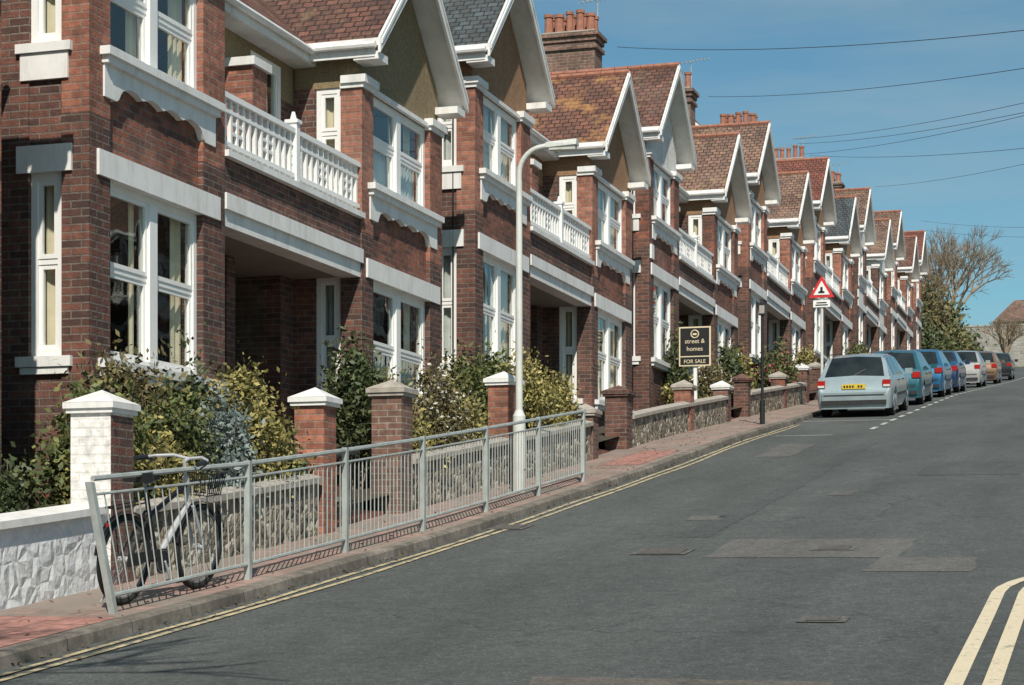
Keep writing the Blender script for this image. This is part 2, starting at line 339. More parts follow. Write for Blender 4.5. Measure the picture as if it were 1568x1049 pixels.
# ------------------------------------------------------------ houses
XF=-9.28; XW=-10.25; XRD=-13.2; XB=-16.2
EZ=6.75; AZ=8.45; HWG=1.72
def window(mb,P,a0,a1,z0,z1,lights=2,frame=WHITE2,curt=True,rng=random,wide=.07,force=None):
    def B(aa,ab,ba,bb,za,zb,m):
        p=P(aa,ba,za);q=P(ab,bb,zb); mb.box(p[0],q[0],p[1],q[1],p[2],q[2],m)
    f=wide
    B(a0,a0+f,-.15,-.05,z0,z1,frame);B(a1-f,a1,-.15,-.05,z0,z1,frame);B(a0+f,a1-f,-.15,-.05,z1-f,z1,frame);B(a0+f,a1-f,-.15,-.05,z0,z0+f*1.1,frame)
    iw=(a1-a0-2*f); mw=.16; lw=(iw-mw*(lights-1))/lights
    zm=z0+(z1-z0)*.52
    k=rng.random()
    if force is not None: k=force
    for i in range(lights):
        s=a0+f+i*(lw+mw)
        if i<lights-1: B(s+lw,s+lw+mw,-.16,-.03,z0+f*1.1,z1-f,frame)
        t=.045
        B(s,s+lw,-.12,-.07,zm-.025,zm+.03,frame)
        for (za,zb,bo) in ((z0+f*1.1,zm-.025,-.12),(zm+.03,z1-f,-.10)):
            B(s,s+t,bo,bo+.04,za,zb,frame);B(s+lw-t,s+lw,bo,bo+.04,za,zb,frame)
            B(s+t,s+lw-t,bo,bo+.04,za,za+t,frame)
            B(s+t,s+lw-t,bo,bo+.04,zb-t,zb,frame)
        for (b_,za,zb) in ((-.105,z0+f,zm),(-.085,zm,z1-f)):
            mb.poly([P(s+.02,b_,za),P(s+lw-.02,b_,za),P(s+lw-.02,b_,zb),P(s+.02,b_,zb)],GLASS)
        if curt:
            def cur(c0,c1,m,bo=-.2,zlo=z0,zhi=z1,amp=.02,taper=0):
                n=max(4,int((c1-c0)/.025)); ph=rng.random()*6
                pts=[(c0+(c1-c0)*j/n,bo+amp*math.sin((c0+(c1-c0)*j/n)*55+ph)+amp*.4*math.sin(j*.9)) for j in range(n+1)]
                for u,v in zip(pts[:-1],pts[1:]): mb.poly([P(u[0],u[1],zlo),P(v[0],v[1],zlo),P(v[0],v[1],zhi),P(u[0],u[1],zhi)],m)
            if lights==1: cur(s,s+lw*(.55 if k>.8 else 1),NET if k<.6 else CURT,-.2); continue
            if k<.5:
                if i==0: cur(s,s+lw*.26,CURT); cur(s+lw*.8,s+lw,CURT)
                if i==1: cur(s,s+lw*.36,CURT); cur(s+lw*.66,s+lw,CURT)
            elif k<.72: cur(s,s+lw,NET,-.2, z0, zm+.02,.012); cur(s if i==0 else s+lw*.7,s+lw*.3 if i==0 else s+lw,CURT,-.25)
            elif k<.86: cur(s,s+lw*.5 if i else s+lw,NET,-.2,z0,z1,.012)
            else: cur(s,s+lw,BLIND,-.19,z1-(z1-z0)*(.4 if i else .3),z1,.0)
def bay(W,T,G,y0,w,st,rng,fc=None):
    y1=y0+w; pl=.4; pr=.52; xf=XF; xi=xf-.3; base=-1.6
    brp=st['pier']; brs=st['span']
    for (a,b) in ((y0,y0+pl),(y1-pr,y1)):
        W.box(xi,xf,a,b,base,4.3,brp); W.box(xi,xf,a,b,4.3,6.17,st['pier2'])
        T.box(xi-.0,xf+.03,a-.03,b+.02,6.17,6.23,WHITE); T.box(xi+.02,xf+.07,a-.06,b+.05,6.23,6.33,WHITE)
    wy0=y0+pl; wy1=y1-pr
    for za,zb in ((base,1.9),(3.98,4.9)):
        W.box(xi+.02,xf-.06,wy0,wy1,za,zb,brs if za>0 else brp)
    T.box(xi+.01,xf+.03,y0+.14,y1-.16,3.72,3.97,WHITE)
    T.box(xi+.04,xf+.09,y0+.16,y1-.16,1.87,1.96,WHITE); T.box(xi+.05,xf+.05,y0+.2,y1-.2,1.79,1.87,WHITE)
    T.box(xi+.04,xf+.11,y0+.2,y1-.2,4.89,4.97,WHITE); T.box(xi+.05,xf+.07,y0+.24,y1-.24,4.82,4.89,WHITE)
    a,b=y0+.26,y1-.26; n=60; L=b-a; prev=None
    for j in range(n+1):
        t=j/n; e=min(t,1-t)*L
        if e<.26: zb=4.5
        elif e<.34: zb=4.5+.12*(e-.26)/.08
        else:
            q=(e-.34)/(L/2-.34); zb=4.62+.05*abs(math.sin(q*math.pi*2))
        y=a+L*t
        if prev:
            py,pz=prev; xa=xf-.055; xb=xf+.02
            T.poly([(xb,py,pz),(xb,y,zb),(xb,y,4.82),(xb,py,4.82)],WHITE); T.poly([(xa,py,pz),(xa,y,zb),(xb,y,zb),(xb,py,pz)],WHITE)
        else: T.poly([(xf-.055,a,zb),(xf+.02,a,zb),(xf+.02,a,4.82),(xf-.055,a,4.82)],WHITE)
        prev=(y,zb)
    T.poly([(xf-.055,b,4.5),(xf+.02,b,4.5),(xf+.02,b,4.82),(xf-.055,b,4.82)],WHITE)
    P=lambda a_,b_,z:(xf-.03+b_,a_,z)
    window(G,P,wy0,wy1,1.96,3.72,2,rng=rng,force=fc); window(G,P,wy0,wy1,4.97,6.2,2,rng=rng,force=fc)
    sx0=-9.94
    W.box(XW,sx0,y0,y0+.25,base,6.2,brp)
    for za,zb in ((base,1.9),(3.98,4.9)): W.box(sx0,xi,y0+.02,y0+.25,za,zb,brp)
    for za,zb in ((3.74,4.0),(1.87,1.97),(4.89,4.98)):
        T.box(sx0-.12,xi+.12,y0-.05 if zb-za<.2 else y0-.03,y0+.2,za,zb,WHITE)
    T.box(sx0-.08,xi+.08,y0-.025,y0+.1,4.63,4.885,WHITE); T.box(sx0-.08,xi+.08,y0-.03,y0+.1,1.8,1.865,WHITE)
    P2=lambda a_,b_,z:(a_,y0-b_,z)
    window(G,P2,sx0,xi,1.97,3.74,1,rng=rng); window(G,P2,sx0,xi,4.98,6.2,1,rng=rng)
    W.box(XW,xi,y1-.25,y1,base,6.2,brp)
    rm=st['ren']; yc=(y0+y1)/2+.0
    def zroof(y): return AZ-.14-abs(y-yc)*(AZ-EZ)/HWG
    ra=[(xf-.06,y0+.03,6.2),(xf-.06,y1-.03,6.2),(xf-.06,y1-.03,zroof(y1-.03)),(xf-.06,yc,zroof(yc)),(xf-.06,y0+.03,zroof(y0+.03))]
    rb=[(xf-.28,p[1],p[2]) for p in ra]
    W.prism(rb,ra,rm)
    W.box(XW,xf-.282,y0+.03,y0+.22,6.2,zroof(y0+.03),rm); W.box(XW,xf-.282,y1-.22,y1-.03,6.2,zroof(y1-.03),rm)
    T.box(xf-.2,xf-.0,wy0,wy1,6.2,6.26,WHITE)
    W.box(XB,xf-.3,y0+.26,y1-.26,4.35,4.5,DARK); W.box(XB,xf-.3,y0+.26,y1-.26,1.0,1.15,DARK)
    return yc
def gable_roof(Rf,T,yc,st,tl):
    x0=-8.98; x1=-12.2
    for sg in (-1,1):
        ye=yc+sg*HWG
        a=[(x0,ye,EZ),(x0,yc,AZ),(x1,yc,AZ),(x1,ye,EZ)]; b=[(p[0],p[1],p[2]-.1) for p in a]
        if sg>0: a.reverse(); b.reverse()
        Rf.poly(a,tl[0]); Rf.poly(list(reversed(b)),SOFF)
        n=4
        for j in range(n):
            k=(j+1)%n; Rf.poly([b[j],b[k],a[k],a[j]],WHITE)
        h=.2
        pts=[(ye+sg*.03,EZ-.0),(yc,AZ+.025),(yc,AZ+.025-h*1.15),(ye+sg*.03,EZ-h)]
        A=[(x0+.04,p[0],p[1]) for p in pts]; Bq=[(x0+.003,p[0],p[1]) for p in pts]
        T.prism(Bq,A,WHITE)
        pts=[(ye-sg*.0,EZ-h*.12),(yc,AZ-h*.12),(yc,AZ-h*.38),(ye-sg*.0,EZ-h*.38)]
        T.prism([(x0+.041,p[0],p[1]) for p in pts],[(x0+.055,p[0],p[1]) for p in pts],WHITE)
        T.box(XF-.05,x0-.004,ye-sg*.34,ye-sg*.0,EZ-.27,EZ-.17,WHITE)
        T.box(x0-.05,-10.3,ye-.012,ye+.012,EZ-.24,EZ-.08,WHITE)
        T.tube((x0-.02,ye+sg*.06,EZ-.1),(-10.1,ye+sg*.06,EZ-.1),.045,WHITE,8)
    for j in range(11):
        xa=x0+.03-j*.29; Rf.tube((xa,yc,AZ+.01),(xa-.28,yc,AZ+.015),.062,st['ridge'],8,.055)
def chimney(M,y,top,style=0,x=XRD):
    M.box(x-.72,x+.72,y-.36,y+.36,8.6,top-.42,BR_C)
    M.box(x-.78,x+.78,y-.42,y+.42,top-.42,top-.32,BR_C); M.box(x-.72,x+.72,y-.36,y+.36,top-.32,top-.22,BR_C)
    M.box(x-.77,x+.77,y-.41,y+.41,top-.22,top-.1,BR_C); M.box(x-.83,x+.83,y-.47,y+.47,top-.1,top,BR_C)
    M.box(x-.7,x+.7,y-.34,y+.34,top,top+.07,GRAYCEM)
    rc=random.Random(int(y*10+style*3+top*7))
    for i in range(5):
        hh=.48+rc.random()*.16; rr_=.095+rc.random()*.03
        for yy_ in ((-.15,.17) if style else (0,)):
            xx=x-.56+i*.28; M.tube((xx,y+yy_,top+.05),(xx,y+yy_,top+hh),rr_,POT,10,rr_*.85); M.tube((xx,y+yy_,top+hh-.05),(xx,y+yy_,top+hh+.03),rr_*1.08,POT,10)
def aerial(M,x,y,z):
    g=METAL; M.tube((x,y,z-.6),(x,y,z+1.3),.015,g,5)
    M.tube((x-.5,y,z+1.2),(x+.6,y,z+1.3),.012,g,4)
    for i in range(9): q=x-.45+i*.12; M.tube((q,y-.18,z+1.21+i*.01),(q,y+.18,z+1.21+i*.01),.008,g,4)
def build_house(Y0,off,st,half=False,seed=0,name='brick_house'):
    rng=random.Random(seed); E=empty(name,(0,Y0,off))
    W=MB();T=MB();G=MB();Rf=MB();Bc=MB();C=MB();D=MB()
    yend=3.6 if half else 10.75; ys_=-.75
    yc=bay(W,T,G,0,2.9,st,rng,.2 if seed==3 else None); gable_roof(Rf,T,yc,st,st['tA'])
    stB=dict(st); stB['ren']=st['renB']
    if not half:
        yc=bay(W,T,G,6.9,3.1,stB,rng,.6 if seed==3 else None); gable_roof(Rf,T,yc,st,st['tB'])
    base=-1.6; bp=st['pier']
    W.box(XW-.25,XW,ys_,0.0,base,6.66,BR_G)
    if half: W.box(XW-.25,XW,2.9,yend,base,6.66,bp)
    else: W.box(XW-.25,XW,10.0,yend,base,6.66,bp)
    s=.9; zr_=6.62+(XW+.0-XRD)*s
    for ya in ([ys_,yend-.25]):
        pr=[(XW-.25,base),(XW-.25,6.62+.2),(XRD,zr_-.02),(XB,6.62+.2),(XB,base)]
        W.prism([(p[0],ya+.25,p[1]) for p in pr],[(p[0],ya,p[1]) for p in pr],BR_D)
    W.box(XB,XB+.25,ys_+.26,yend-.26,base,6.8,BR_D)
    W.box(-13.4,-13.3,ys_+.26,yend-.26,1.15,6.6,WALLIN)
    e0=(XW+.3,EZ-.05); rz=EZ-.05+(e0[0]-XRD)*s
    ty=st['tM'][1]
    a=[(e0[0],ys_-.06,e0[1]),(e0[0],yend,e0[1]),(XRD,yend,rz),(XRD,ys_-.06,rz)]
    Rf.poly(a,ty); Rf.poly([(p[0],p[1],p[2]-.12) for p in reversed(a)],SOFF)
    a2=[(XRD,ys_-.06,rz),(XRD,yend,rz),(XB-.3,yend,EZ-.05),(XB-.3,ys_-.06,EZ-.05)]
    Rf.poly(a2,ty); Rf.poly([(p[0],p[1],p[2]-.12) for p in reversed(a2)],SOFF)
    for q in (a[0],a[3]),(a2[0],a2[3]):
        p,r=q; y=ys_-.062
        T.prism([(p[0],y,p[2]+.01),(r[0],y,r[2]+.01),(r[0],y,r[2]-.17),(p[0],y,p[2]-.17)],[(p[0],y-.03,p[2]+.01),(r[0],y-.03,r[2]+.01),(r[0],y-.03,r[2]-.17),(p[0],y-.03,p[2]-.17)],WHITE)
    Rf.tube((XRD,ys_-.05,rz+.01),(XRD,yend,rz+.01),.08,st['ridge'],8)
    T.box(e0[0]-.02,e0[0]+.012,ys_,yend,EZ-.25,EZ-.07,WHITE)
    T.tube((e0[0]+.06,ys_,EZ-.12),(e0[0]+.06,yend,EZ-.12),.045,WHITE,8)
    T.box(XW,e0[0]-.02,ys_,yend,EZ-.26,EZ-.23,SOFF)
    if not half:
        a,b=2.9,6.9
        T.box(XF-.3,XF-.02,a,b,3.70,3.88,WHITE); T.box(XF-.3,XF+.025,a+.0,b,3.88,4.06,WHITE)
        W.box(XF-.26,XF-.03,a,b,4.06,4.46,bp)
        T.box(XF-.3,XF+.05,a,b,4.46,4.53,WHITE)
        W.box(XW-2.3,XF-.27,a,b,4.2,4.42,GRAYCEM)
        Bc.box(XF-.12,XF-.03,a,b,4.60,4.65,WHITE2); Bc.box(XF-.13,XF-.02,a,b,5.13,5.19,WHITE2); Bc.box(XF-.1,XF-.05,a,b,4.98,5.02,WHITE2)
        y=a+.1; i=0
        while y<b-.05:
            Bc.box(XF-.1,XF-.055,y,y+.045,4.53,5.13,WHITE2)
            if i%5 in(1,2) and y+.2<b: 
                for zz in (4.76,4.87): Bc.box(XF-.095,XF-.06,y+.045,y+.16,zz,zz+.035,WHITE2)
            y+=.16; i+=1
        for y in (4.9,):
            Bc.box(XF-.14,XF-.01,y-.05,y+.05,4.53,5.26,WHITE2); Bc.box(XF-.16,XF+.01,y-.07,y+.07,5.26,5.3,WHITE2); Bc.tube((XF-.075,y,5.3),(XF-.075,y,5.4),.045,WHITE2,10,.02)
        def seg(ya,yb,z0,z1,m): W.box(XW-.25,XW,ya,yb,z0,z1,m)
        ops=[(3.3,4.2),(5.6,6.5)]
        seg(2.9,3.3,4.42,6.0,bp);seg(4.2,5.6,4.42,6.0,bp);seg(6.5,6.9,4.42,6.0,bp)
        seg(2.9,3.3,6.0,6.66,st['renB']);seg(4.2,5.6,6.0,6.66,st['renB']);seg(6.5,6.9,6.0,6.66,st['renB'])
        for o in ops:
            seg(o[0],o[1],6.4,6.66,st['renB'])
            Pd=lambda a_,b_,z:(XW+.05+b_,a_,z)
            window(G,Pd,o[0],o[1],4.45,6.4,1,rng=rng,wide=.09)
        W.box(XW,XW+.45,4.7,5.1,4.42,5.95,st['pier2']); T.box(XW-.02,XW+.5,4.65,5.15,5.95,6.05,WHITE)
        for q in ((4.2,4.7),(5.1,5.6)): T.box(XW-.05,XW+.05,q[0],q[1],5.93,6.01,WHITE)
        xbk=XW-2.1
        W.box(XW-.25,XW,2.9,3.3,base,4.2,bp); W.box(XW-.25,XW,6.5,6.9,base,4.2,bp)
        W.box(xbk,XF-.9,4.78,5.02,.9,3.7,bp)
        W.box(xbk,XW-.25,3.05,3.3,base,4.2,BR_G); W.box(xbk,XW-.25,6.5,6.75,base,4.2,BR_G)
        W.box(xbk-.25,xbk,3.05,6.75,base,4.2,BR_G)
        W.box(xbk,XF-.02,2.9,6.9,.8,1.1,REDSTEP)
        W.box(xbk,XF-.3,2.92,6.88,3.71,3.78,CEIL_SHADED)
        for dy in (3.5,5.3):
            dm=DOOR[rng.randrange(3)]; xx=xbk
            D.box(xx,xx+.06,dy,dy+1.0,1.1,3.2,SOFF); D.box(xx+.06,xx+.1,dy+.07,dy+.93,1.12,3.1,dm)
            D.box(xx+.1,xx+.115,dy+.17,dy+.47,1.3,1.95,dm);D.box(xx+.1,xx+.115,dy+.53,dy+.83,1.3,1.95,dm)
            D.box(xx+.1,xx+.11,dy+.2,dy+.8,2.15,2.95,GLASS); D.box(xx+.1,xx+.13,dy+.4,dy+.6,2.03,2.07,CHROME)
        T.box(XW+.02,XW+.2,3.0,3.2,6.12,6.34,WHITE); T.tube((XW+.1,3.1,6.12),(XW+.1,3.1,4.45),.04,WHITE,8); T.tube((XW+.1,3.1,6.34),(XW+.35,3.1,6.62),.04,WHITE,8)
        T.tube((XW+.1,10.3,6.6),(XW+.1,10.3,.5),.045,BLACK,8)
        chimney(C,7.85,11.1,seed%2); 
        if seed%3!=1: aerial(C,XRD+.5,8.6,11.0)
        if seed%2==0: aerial(C,XRD+.2,5.6,10.0)
    if seed in (5,8): T.box(XF,XF+.04,.06,.3,4.05,4.35,WHITE2)
    if seed!=3: T.tube((XF-.35,-.02,6.1),(XF-.35,-.02,.2),.012,BLACK,5)
    ch=[W.obj('walls',E),T.obj('trim',E,30),G.obj('windows',E),Rf.obj('roof',E,30)]
    if Bc.v: ch+= [Bc.obj('balcony',E),C.obj('chimney',E,30),D.obj('door',E)]
    return E,ch
def S(**k):
    d=dict(pier=BR_D,pier2=BR_O,span=BR_R,ren=REN_B,renB=REN_B,tA=T_RED,tB=T_RED,tM=T_RED,ridge=POT); d.update(k); return d
styles=[S(ren=REN_O,renB=REN_O),S(tA=T_SLT,tB=T_ORG,tM=T_ORG),S(tA=T_RED,ren=REN_W,renB=REN_B,tB=T_TAN,tM=T_RED,pier2=BR_R),
        S(tA=T_TAN,tB=T_TAN,tM=T_TAN,ren=REN_B),S(tA=T_BRT,tB=T_SLT,tM=T_RED),S(tA=T_TAN,tB=T_TAN,tM=T_TAN,ren=REN_W,renB=REN_W,span=REN_W,pier2=BR_D),S(tA=T_TAN,tB=T_RED,tM=T_RED),S(tA=T_BRT)]
offs=[0,1.1,2.37,3.65,5.0,6.15,7.3,8.3]
allh=[]
for n in range(8): allh.append(build_house(16+11.5*n,offs[n],styles[n],half=(n==7),seed=n+3))
allh.append(build_house(16-11.5,-1.25,styles[6],seed=20))
for n in range(1,6):
    E=empty('brick_house',(1.0,18.5+11.5*n,offs[n]-.2)); E.scale=(-1,1,1)
    for o in allh[n][1]:
        c=bpy.data.objects.new(o.name.split('.')[0],o.data); COL.objects.link(c); c.parent=E

# ------------------------------------------------------------ gardens
XG=-8.04
sheet('garden_soil',-10.25,XG-.1,[y for y in ysamp if -10<=y<=104],.33,SOIL,1)
def gwall(ya,yb,h,mat,cop=GRAYCEM,th=.24,name='garden_wall'):
    mb=MB(); L=lin(ya,yb,max(1,int((yb-ya)/1.0)))
    for p,q in zip(L[:-1],L[1:]):
        a=zr(p);b=zr(q)
        A=[(XG,p,a-.3),(XG,p,a+h),(XG-th,p,a+h),(XG-th,p,a-.3)]; Bq=[(XG,q,b-.3),(XG,q,b+h),(XG-th,q,b+h),(XG-th,q,b-.3)]
        mb.prism(A,Bq,mat)
        A=[(XG+.05,p,a+h),(XG+.05,p,a+h+.06),(XG-th/2,p,a+h+.1),(XG-th-.05,p,a+h+.06),(XG-th-.05,p,a+h)]; Bq=[(x,q,z-a+b) for x,y,z in A]
        mb.prism(A,Bq,cop)
    return mb.obj(name)
def pillar(y,h,mat,w=.42,capm=WHITE,mat2=None,co=.055):
    E=empty('gate_pillar',(XG-w/2+.03,y,zr(y)+PH)); mb=MB(); k=w/2
    mb.box(-k,k,-k,k,-.4,h,mat)
    if mat2: mb.box(k+.002,k+.006,-k,k,-.1,h-.02,mat2)
    mb.obj('shaft',E)
    mb=MB(); c=k+co; mb.box(-c+.02,c-.02,-c+.02,c-.02,h,h+.04,capm); mb.box(-c,c,-c,c,h+.04,h+.09,capm)
    b=h+.092
    for s in range(4):
        a=[(-c,-c),(c,-c),(c,c),(-c,c)]; p=a[s];q=a[(s+1)%4]; mb.poly([(p[0],p[1],b),(q[0],q[1],b),(0,0,b+.12)],capm)
    mb.obj('cap',E)
gwall(3,14.1,.72,WALLWHITE,WHITE,.3)
pillar(14.35,1.44,BR_W,.38,WHITE,BR_D,.05)
gwall(14.55,18.6,.66,FLINT); pillar(18.85,1.36,BR_O,.34)
pillar(21.2,1.38,BR_C,.38,GRAYCEM); gwall(21.43,25.3,.66,FLINT); pillar(25.55,1.36,BR_O,.36); gwall(25.8,29.7,.66,FLINT)
pillar(29.9,.7,BR_D,.34,GRAYCEM); pillar(32.2,.9,BR_D,.4,BR_D)
def steps(y0,y1,ztop):
    mb=MB(); z=zr((y0+y1)/2)+PH; n=4
    for i in range(n):
        mb.box(XG-.15-i*.28,XW+.9 if i==n-1 else XG-.15-(i+1)*.28,y0,y1,z-.6,z+(ztop-z)*(i+1)/(n+.0),REDSTEP if i%2==0 else GRAYCEM)
    mb.obj('front_steps')
steps(19.1,20.9,1.05); steps(30.2,31.9,2.1)
def gate(y0,y1,m):
    mb=MB(); z=zr(y0)+PH; z2=zr(y1)+PH
    for h in (.15,.8): mb.tube((XG-.1,y0,z+h),(XG-.1,y1,z2+h),.014,m,6)
    n=int((y1-y0)/.1)
    for i in range(n+1):
        y=y0+(y1-y0)*i/n; zz=z+(z2-z)*i/n; mb.tube((XG-.1,y,zz+.1),(XG-.1,y,zz+.9),.008,m,5)
    mb.obj('garden_gate')
gate(19.1,20.0,BLACK)
gwall(32.45,41.1,.6,FLINT); pillar(37.4,.82,BR_O,.34,GRAYCEM); pillar(41.3,.7,BR_D,.34,WHITE); steps(41.6,43.4,offs[2]+1.05); pillar(43.7,.8,BR_D,.34,BR_D); gwall(43.9,47.4,.6,FLINT)
for n in range(3,8):
    Yb=16+11.5*n
    gwall(Yb-3.1,Yb+1.9,.6,FLINT)
    pillar(Yb-1.6,.75,BR_R if n%2 else BR_O,.36,GRAYCEM if n%2 else WHITE); pillar(Yb+2.2,.9,BR_D,.38,WHITE)
    if n<7:
        pillar(Yb+4.9,.9,BR_D,.38,GRAYCEM if n%2 else WHITE); gwall(Yb+5.15,Yb+8.4,.62,[FLINT,BR_R,WALLWHITE][n%3])
        steps(Yb+2.5,Yb+4.6,offs[n]+1.05)
gwall(102,128,1.2,FLINT)

# ------------------------------------------------------------ plants
def leaves(name,E,c,rad,n,size,mat,nclump=26,seed=0,spread=.33,zmin=None):
    rs=np.random.RandomState(seed+5); u=rs.normal(size=(nclump,3)); u/=np.linalg.norm(u,axis=1)[:,None]; u[:,2]=np.abs(u[:,2])*1.3-.4
    cl=u*rs.uniform(.35,.95,(nclump,1)); idx=rs.randint(0,nclump,n)
    sz=rs.uniform(.5,1.4,nclump)
    p=cl[idx]+rs.normal(size=(n,3))*spread*.6*sz[idx][:,None]
    p=p*np.array(rad)+np.array(c)
    if zmin is not None: p[:,2]=np.where(p[:,2]<zmin,zmin+rs.uniform(0,.3,n)*rad[2],p[:,2])
    a=rs.normal(size=(n,3)); a/=np.linalg.norm(a,axis=1)[:,None]; b=np.cross(a,rs.normal(size=(n,3))); b/=np.linalg.norm(b,axis=1)[:,None]
    s=size*rs.uniform(.5,1.3,(n,1)); a=a*s; b=b*s*.5
    v=np.stack([p-a,p+b,p+a,p-b],1).reshape(-1,3)
    me=bpy.data.meshes.new(name); me.from_pydata(v.tolist(),[],[(4*i,4*i+1,4*i+2,4*i+3) for i in range(n)])
    me.materials.append(mat); o=bpy.data.objects.new(name,me); COL.objects.link(o); o.parent=E; return o
def bush(name,x,y,rx,ry,rz,mat,n=3500,size=.035,seed=0,z=None,flowers=None):
    z0=(zr(y)+.33) if z is None else z
    E=empty(name,(x,y,z0))
    leaves('foliage',E,(0,0,rz*.75),(rx,ry,rz),n,size,mat,seed=seed,zmin=.02)
    if flowers: leaves('flowers',E,(0,0,rz*.8),(rx*1.05,ry*1.05,rz*1.05),n//8,size*.9,flowers,seed=seed,zmin=.1)
    mb=MB(); rr=random.Random(seed)
    for i in range(9):
        t=rr.random()*6.28; q=(math.cos(t)*rx*.6,math.sin(t)*ry*.6,rz*rr.uniform(.9,1.7)); mb.tube((q[0]*.15,q[1]*.15,-.1),q,.014,BARK,5,.004)
    mb.obj('stems',E); return E
bush('green_shrub',-8.8,15.3,.52,.65,.9,L_MG,10500,.04,1); bush('dark_shrub',-9.0,16.2,.5,.95,.95,L_OL,10500,.04,2)
bush('golden_shrub',-8.5,14.95,.34,.4,.58,L_YG,5500,.034,3); bush('blue_grey_shrub',-8.38,17.05,.35,.42,.66,L_BG,7000,.034,4)
bush('golden_shrub',-8.6,17.9,.5,.66,.9,L_YG,10500,.036,5); bush('green_shrub',-8.6,16.2,.45,.85,.8,L_MG,9500,.036,6)
bush('green_shrub',-8.4,18.4,.32,.42,.6,L_MG,4500,.036,7); bush('dark_shrub',-9.15,14.4,.35,.4,.5,L_DG,3000,.04,17)
bush('golden_shrub',-8.35,15.8,.28,.5,.55,L_YG,4500,.034,18); bush('green_shrub',-9.1,17.6,.4,.8,.95,L_DG,6500,.04,19)
bush('dark_shrub',-8.9,21.8,.5,.55,.98,L_DG,7500,.042,8); bush('green_shrub',-8.65,22.5,.5,.65,.75,L_YG,7000,.036,9)
bush('flowering_shrub',-8.6,23.7,.48,.65,.84,L_OL,6000,.033,10,flowers=L_WH); bush('green_shrub',-8.65,24.7,.42,.55,.7,L_YG,5500,.036,11)
bush('green_shrub',-8.9,26.6,.5,.6,.9,L_MG,6000,.04,12); bush('golden_shrub',-8.6,27.8,.5,.8,.84,L_YG,9500,.036,13); bush('golden_shrub',-8.55,29.0,.45,.6,.8,L_YG,6500,.036,14)
bush('dark_shrub',-9.2,27.6,.5,1.3,1.1,L_MG,6000,.045,15); bush('dark_shrub',-9.5,12.8,.4,.9,.3,L_OL,3000,.04,16)
rr=random.Random(4)
for n in range(2,8):
    Yb=16+11.5*n
    for j in range(6):
        yb=Yb-1.3+rr.random()*10
        if Yb+2.2<yb<Yb+5: yb+=3
        if n<3 and yb<Yb+1: continue
        bush(['green_shrub','dark_shrub','golden_shrub'][j%3],-8.75,yb,.45,.8,rr.uniform(.45,.9),[L_MG,L_DG,L_YG,L_OL][(j+n)%4],2200,.055,30+n*7+j,flowers=L_PK if (n in(3,4) and j==1) else None)
bush('flowering_shrub',-8.5,51,.5,.9,.7,L_MG,2200,.05,90,flowers=L_PK)
bush('green_shrub',-9.1,40.9,.35,.45,1.0,L_DG,3500,.045,91); bush('flowering_shrub',-8.7,42.6,.4,.6,.65,L_OL,2500,.04,92,flowers=L_WH)
for j,(x,y,r,h) in enumerate([(-10.8,104,2.2,3.6),(-11.2,112,2.8,5.0),(-10.7,119,2.6,4.4),(-10.3,126,2.2,3.4),(-12.5,116,3,5.8),(-10.4,108,2.2,3)]):
    E=empty('evergreen_tree',(x,y,zr(y)-.1))
    leaves('foliage',E,(0,0,h*.55),(r,r*1.3,h*.55),7000,.15,[L_DG,L_OL,L_MG][j%3],nclump=46,seed=j+60,zmin=.1)
    mb=MB(); mb.tube((0,0,-.2),(0,0,h*.7),.2,BARK,8,.06)
    for i in range(10):
        t=rr.random()*6.28; z=h*rr.uniform(.2,.6); mb.tube((0,0,z),(math.cos(t)*r*.6,math.sin(t)*r*.6,z+h*.25),.07,BARK,5,.02)
    mb.obj('trunk',E)
def bare_tree(x,y,h,seed,wid=1.0,depth=7,name='bare_tree',r0=.22,mat=BARK2,nb0=3,f0=.22,rmin=.017,up=.14):
    E=empty(name,(x,y,zr(y)-.1)); mb=MB(); rg=random.Random(seed)
    def grow(p,d,L,r,k,az=0):
        q=p+d*L; mid=p+d*L*.5+Vector((rg.uniform(-1,1),rg.uniform(-1,1),rg.uniform(-1,1)))*L*.06
        s=8 if k<2 else (5 if k<4 else 3)
        mb.tube(p,mid,r,mat,s,r*.85,False); mb.tube(mid,q,r*.85,mat,s,r*.68,False)
        if k>=depth: return
        nb=(5 if k==0 else nb0) if k<depth-1 else 5
        t0=rg.random()*6.28
        for i in range(nb):
            t=t0+i*6.283/nb+rg.uniform(-.35,.35)
            ref=d.orthogonal().normalized(); rf2=d.cross(ref)
            ang=(.45 if k==0 else .42)*wid*rg.uniform(.7,1.25)
            nd=d*math.cos(ang)+(ref*math.cos(t)+rf2*math.sin(t))*math.sin(ang); nd.z+=up; nd.normalize()
            st=p.lerp(q,rg.uniform(.6,1.0)) if i else q
            grow(st,nd,L*rg.uniform(.68,.84),max(rmin,r*.6),k+1)
    grow(Vector((0,0,0)),Vector((0,0,1)),h*f0,r0,0)
    mb.obj('branches',E); return E
bare_tree(-11.6,141,13.5,3,1.15,6,r0=.3,nb0=3,f0=.24); bare_tree(-7.6,150,6,5,1.1,5); bare_tree(-13.9,138,10,8,1.0,6)
bare_tree(-7.35,4.0,10.5,12,1.25,5,r0=.2,mat=BARK,nb0=3,f0=.24,rmin=.02)

